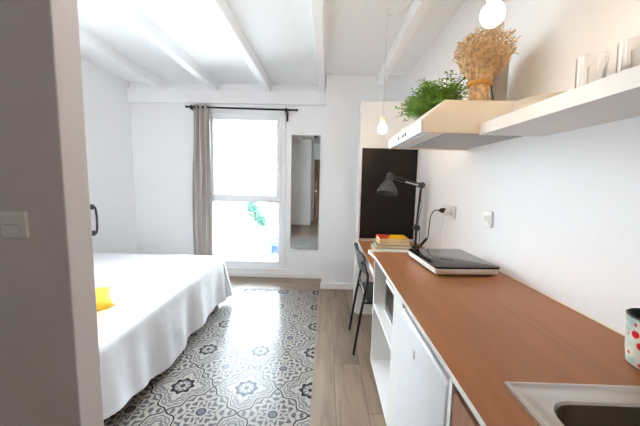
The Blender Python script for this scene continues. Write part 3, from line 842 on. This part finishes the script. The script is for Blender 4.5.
for i, (gx, gy, lb) in enumerate(spots):
    o = g0 if i == 0 else g0.copy()
    if i: COL.objects.link(o)
    o.location = (gx, gy, 1.5945); tag(o, lb, 'glass', 'drinking glasses on the wall shelf')

# ------------------------------------------------------------------ dried grass, stone vase, planter on the hood
ZH = 1.6905
gx, gy = .690, 1.41
dg = thing('dried_grass_bundle', 'bundle of curly dried straw coloured grass standing on the range hood', 'dried plant', (gx, gy, ZH))
rnd = random.Random(3)
bm = new_bm()
for k in range(150):                       # straight bound stalks
    a = rnd.random()*2*PI; r_ = .047*math.sqrt(rnd.random())
    x, y = gx+r_*math.cos(a), gy+r_*math.sin(a)
    tube(bm, [(x, y, ZH), (gx+r_*.8*math.cos(a+.2), gy+r_*.8*math.sin(a+.2), ZH+.10), (gx+r_*1.5*math.cos(a+.4), gy+r_*1.5*math.sin(a+.4), ZH+.17)], .0035, 5)
obj('stalks', bm, STALK, dg, True)
bm = new_bm()
for k in range(330):                       # curly heads
    a = rnd.random()*2*PI; r_ = rnd.random()**.6
    p = Vector((gx+.03*r_*math.cos(a), gy+.03*r_*math.sin(a), ZH+.13))
    d = Vector((math.cos(a)*r_*.62+.04, math.sin(a)*r_*.62, 1.0)).normalized()
    pts = [p.copy()]
    ln = .20+.20*rnd.random(); ns = 14
    cen = Vector((gx+.015, gy, ZH+.225))
    tw = Vector((rnd.gauss(0, 1), rnd.gauss(0, 1), rnd.gauss(0, 1))).normalized()
    for q in range(ns):
        if q > 3: d = (Matrix.Rotation(rnd.uniform(.25, .75), 3, tw) @ d)
        d = (d + Vector((rnd.gauss(0, .16), rnd.gauss(0, .16), rnd.gauss(0, .16)))).normalized()
        p = p + d*ln/ns
        rad = p - cen; mx_ = .092+.045*rnd.random()*(1 if rad.z > 0 else .2)
        if q > 2 and rad.length > mx_: p -= rad.normalized()*(rad.length-mx_)*.7
        if p.x > .88: p.x = .88
        pts.append(p.copy())
    tube(bm, pts, .002, 4, radii=[.0026]*5+[.0022]*5+[.0016]*5)
obj('curly_heads', bm, STALK, dg, True)
for zz in (.012, .105):
    bm = new_bm(); lathe(bm, [(.049, ZH+zz-.009), (.053, ZH+zz-.005), (.053, ZH+zz+.005), (.049, ZH+zz+.009)], 24, (gx, gy, 0)); obj('tie', bm, TIE, dg, True)
sv = thing('stone_vase', 'grey stone cylinder vase standing behind the dried grass on the range hood', 'vase', (.832, 1.52, ZH))
bm = new_bm(); lathe(bm, [(.040, ZH), (.043, ZH+.004), (.041, ZH+.235), (.039, ZH+.24), (.033, ZH+.24), (.033, ZH+.02)], 28, (.832, 1.52, 0)); obj('body', bm, STONE, sv, True)
bm = new_bm(); tube(bm, smooth_path([(.789, 1.50, ZH+.17), (.785, 1.48, ZH+.10), (.795, 1.47, ZH+.04), (.81, 1.465, ZH+.006)], 6), .003, 6); obj('cord', bm, PLASTIC_B, sv, True)

pt = thing('potted_herb', 'leafy green plant in a brown planter on top of the range hood', 'plant', (.64, 1.72, ZH))
bm = new_bm()
loft(bm, [rr(.64, 1.72, .10, .32, .02, ZH), rr(.64, 1.72, .12, .34, .02, ZH+.055), rr(.64, 1.72, .112, .332, .02, ZH+.055), rr(.64, 1.72, .11, .33, .02, ZH+.045)])
obj('planter', bm, TERRA, pt, True)
bm = new_bm(); box(bm, .587, .693, 1.575, 1.885, ZH+.03, ZH+.046); obj('soil', bm, SOIL, pt)
bm = new_bm(); lf = new_bm()
rnd = random.Random(11)
for k in range(400):
    bx = .635+rnd.uniform(-.055, .045); by = 1.72+rnd.uniform(-.155, .155)
    p = Vector((bx, by, ZH+.045))
    lean = Vector((rnd.uniform(-1.5, .35), rnd.uniform(-.7, .7), 1.0)).normalized()
    ln = rnd.uniform(.08, .19)
    hang = rnd.uniform(.2, 2.2)
    pts = [p.copy()]; d = lean
    for q in range(6):
        d = (d + Vector((rnd.gauss(0, .12)-.03, rnd.gauss(0, .12), -.10*hang))).normalized()
        p = p + d*ln/6; pts.append(p.copy())
    tube(bm, pts, .0014, 4)
    for q in range(1, 7):
        for s in range(3):
            a = rnd.random()*2*PI
            o_ = Vector((math.cos(a), math.sin(a), rnd.uniform(-.1, .7))).normalized()
            side = o_.cross(Vector((0, 0, 1)))
            side = side.normalized() if side.length > .01 else Vector((1, 0, 0))
            L_ = rnd.uniform(.018, .034); W_ = L_*.22
            b0_ = pts[q]
            m1 = b0_+o_*L_*.5+side*W_+Vector((0, 0, .002)); m2 = b0_+o_*L_*.5-side*W_+Vector((0, 0, .002)); tip = b0_+o_*L_-Vector((0, 0, .004))
            v_ = [lf.verts.new(x) for x in (b0_, m1, tip, m2)]
            lf.faces.new(v_)
obj('stems', bm, LEAF, pt, True); 
fo = obj('foliage', lf, LEAF, pt); fo['kind'] = 'stuff'

# ------------------------------------------------------------------ pendant bulbs
def pendant(label, x, y, zb, rb, hook, swag, watts):
    t = thing('pendant_lamp', label, 'pendant lamp', (x, y, ZC), 'bare bulb pendants')
    b_ = new_bm(); sphere(b_, (x, y, zb), rb, 1, 1, 1.06, 24, 16); obj('bulb', b_, mat('lit_bulb_glass', (255, 250, 240), rough=.3, emit=(255, 214, 158), estr=watts/(4*PI*rb*rb*PI)), t, True)
    b_ = new_bm(); lathe(b_, [(.013, zb+rb*.9), (.020, zb+rb+.012), (.021, zb+rb+.055), (.010, zb+rb+.068)], 16, (x, y, 0)); obj('bulb_socket', b_, SOCKET_BRASS, t, True)
    b_ = new_bm(); tube(b_, [(x, y, zb+rb+.06), (hook[0], hook[1], hook[2])], .0028, 6); tube(b_, smooth_path(swag, 8), .0028, 6); obj('cord', b_, CORD, t, True)
    b_ = new_bm(); lathe(b_, [(.012, hook[2]-.004), (.012, ZC)], 12, (hook[0], hook[1], 0)); obj('ceiling_hook', b_, PLASTIC_W, t, True)
    return t
pendant('bare warm bulb pendant hanging in front of the blackboard panel', .41, 2.25, 1.738, .033, (.415, 2.25, 2.545),
        [(.415, 2.25, 2.545), (.445, 2.2, 2.50), (.49, 2.12, 2.49), (.558, 2.0, 2.53)], PEND_W)
pendant('bare warm bulb pendant hanging nearest the camera above the dried grass', .472, .92, 1.833, .032, (.475, .92, 2.545),
        [(.475, .92, 2.545), (.50, .90, 2.50), (.53, .87, 2.50), (.558, .85, 2.53)], PEND_W)
# ceiling spotlight over the entrance, seen in the mirror
sp_ = thing('ceiling_spotlight', 'black round ceiling spotlight reflected in the tall mirror', 'ceiling lamp', (-.28, .3, ZC))
bm = new_bm(); lathe(bm, [(.06, ZC-.02), (.06, ZC)], 24, (-.28, .3, 0)); obj('ceiling_plate', bm, BLACK_METAL, sp_, True)
bm = new_bm(); lathe(bm, [(.05, ZC-.15), (.05, ZC-.03), (.02, ZC-.02)], 24, (-.28, .3, 0)); obj('lamp_body', bm, BLACK_METAL, sp_, True)

def globe(label, x, y, zc, r_, watts, colr):  # builds an added fill lamp in the form of an opal globe
    t = thing('fill_globe', label, 'ceiling lamp', (x, y, ZC))
    b_ = new_bm(); sphere(b_, (x, y, zc), r_, 1, 1, 1, 28, 18); obj('globe', b_, mat('opal_fill_globe', (250, 248, 244), rough=.4, emit=colr, estr=watts/(4*PI*r_*r_*PI)), t, True)
    b_ = new_bm(); lathe(b_, [(.006, zc+r_*.95), (.006, ZC-.03), (.05, ZC-.02), (.05, ZC)], 20, (x, y, 0)); obj('stem', b_, BLACK_METAL, t, True)
globe('added white opal globe fill lamp over the bed, unseen', -1.35, 1.5, 2.30, .10, BED_W, (248, 250, 255))  # added out of view to brighten the bed side and far walls
globe('added white opal globe fill lamp over the entrance, unseen behind the viewer', .25, -.75, 2.30, .10, HALL_W, (248, 250, 255))  # weak fill lamp added behind the camera, never seen

fl = thing('flush_fill_light', 'added round white flush fill light over the walkway, unseen', 'ceiling lamp', (-.42, 1.6, ZC))  # unseen fitting added as fill light for the room
bm = new_bm(); lathe(bm, [(.17, ZC-.02), (.17, ZC)], 36, (-.42, 1.6, 0)); obj('fill_light_base', bm, WHITE_LAM, fl, True)
bm = new_bm(); lathe(bm, [(.12, ZC-.05), (.15, ZC-.045), (.162, ZC-.02)], 36, (-.42, 1.6, 0)); obj('diffuser', bm, mat('opal_fill_diffuser', (250, 250, 250), rough=.4, emit=(246, 249, 255), estr=FLUSH_W/(PI*.162**2*PI)), fl, True)

# ------------------------------------------------------------------ outside
GZ = -3.0
bm = new_bm(); box(bm, -40, 30, 4.6, 70, GZ-.2, GZ); struct('ground', bm, mat('pale_street', (200, 198, 192), rough=.9, noise=.06, nscale=.4))
fac = thing('building', 'pale building across the street outside the window', 'building', (-6, 30, GZ))
bm = new_bm(); box(bm, -16, -2.2, 30, 38, GZ, 2.4); obj('wall', bm, mat('pale_render', (236, 230, 224), rough=.9), fac)
bm = new_bm(); prism(bm, [(29.4, 2.4), (38.6, 2.4), (34, 3.9)], -16.4, -1.8, 'X'); obj('roof', bm, mat('pale_terracotta_roof', (216, 190, 172), rough=.9, noise=.15, nscale=3), fac)
for wx in (-8.2, -5.2):
    for wz in (-1.2, .9):
        bm = new_bm(); box(bm, wx, wx+.6, 29.93, 30.0, wz, wz+.8, .02); obj('window', bm, mat('dark_window_opening', (.05, .045, .042), rough=.6, spec=.1, linear=True), fac)
tr = thing('street_tree', 'green tree outside the lower window pane', 'tree', (-4.35, 18, GZ))
bm = new_bm(); tube(bm, [(-4.35, 18, GZ), (-4.3, 18, -1.9), (-4.35, 18, -.9)], .07, 8, radii=[.09, .07, .04]); obj('trunk', bm, mat('tree_bark', (.05, .04, .03), rough=.9, linear=True), tr, True)
lf = new_bm(); rnd = random.Random(5)
for k in range(1500):
    cl = rnd.choice([(-4.45, 18, -.55, .42), (-4.2, 18.1, -.9, .4), (-3.95, 18, -1.25, .35), (-4.6, 18, -.25, .3)])
    d = Vector((rnd.gauss(0, 1), rnd.gauss(0, 1), rnd.gauss(0, 1))).normalized()*cl[3]*rnd.random()**.4
    p = Vector(cl[:3])+d; a = Vector((rnd.gauss(0, 1), rnd.gauss(0, 1), rnd.gauss(0, 1))).normalized()*.14; b_ = a.orthogonal().normalized()*.05
    lf.faces.new([lf.verts.new(x) for x in (p, p+a*.5+b_, p+a, p+a*.5-b_)])
fo = obj('crown', lf, mat('tree_leaf', (.024, .056, .042), rough=.8, spec=.1, linear=True), tr); fo['kind'] = 'stuff'
lp = thing('street_lamp', 'thin grey lamp post outside beyond the lower window pane', 'street lamp', (-3.06, 15.9, GZ))
bm = new_bm(); tube(bm, [(-3.06, 15.9, GZ), (-3.06, 15.9, -.55)], .045, 10, radii=[.12, .10]); obj('pole', bm, mat('dark_grey_post', (.03, .032, .04), rough=.6, spec=.1, linear=True), lp, True)
bm = new_bm(); lathe(bm, [(.03, -.56), (.14, -.5), (.12, -.3), (.03, -.24)], 16, (-3.06, 15.9, 0)); obj('lantern', bm, mat('dark_grey_lantern', (.04, .042, .05), rough=.6, spec=.1, linear=True), lp, True)
car = thing('parked_car', 'dark blue car parked outside, seen low in the window', 'car', (-2.3, 18.3, GZ))
CARM = mat('dark_blue_car_paint', (.012, .022, .05), rough=.5, spec=.1, linear=True); 
bm = new_bm(); loft(bm, [[(-2.3+s*w_, y_, z_) for s, z_ in ((-1, GZ+.25), (-1, GZ+hb_), (1, GZ+hb_), (1, GZ+.25))] for y_, w_, hb_ in ((16.3, .7, .62), (16.6, .82, .78), (18.0, .86, .9), (20.0, .86, .92), (20.4, .72, .7))]); obj('body', bm, CARM, car)
bm = new_bm(); loft(bm, [[(-2.3+s*w_, y_, z_) for s, z_ in ((-1.12, GZ+.9), (-.9, GZ+hb_), (.9, GZ+hb_), (1.12, GZ+.9))] for y_, w_, hb_ in ((17.4, .68, .92), (18.1, .68, 1.4), (19.5, .68, 1.42), (20.1, .68, .94))]); obj('cabin', bm, mat('car_glass', (110, 126, 146), rough=.15), car)
for wx in (-3.11, -1.49):
    for wy in (17.0, 19.7):
        bm = new_bm(); lathe(bm, [(.31, wx-.09), (.31, wx+.09)], 20, (0, wy, GZ+.31), 'X'); obj('wheel', bm, PLASTIC_B, car, True)

# ------------------------------------------------------------------ daylight
w = bpy.data.worlds.new('sky'); scene.world = w; w.use_nodes = True
nt = w.node_tree; bg = nt.nodes['Background']
tc = nt.nodes.new('ShaderNodeTexCoord'); sp = nt.nodes.new('ShaderNodeSeparateXYZ'); nt.links.new(tc.outputs['Generated'], sp.inputs[0])
rp = nt.nodes.new('ShaderNodeValToRGB'); nt.links.new(sp.outputs[2], rp.inputs[0])
rp.color_ramp.elements[0].position = .0; rp.color_ramp.elements[0].color = (.93, .97, 1, 1)
rp.color_ramp.elements[1].position = .6; rp.color_ramp.elements[1].color = (.74, .87, 1, 1)
nt.links.new(rp.outputs[0], bg.inputs[0]); bg.inputs[1].default_value = SKY
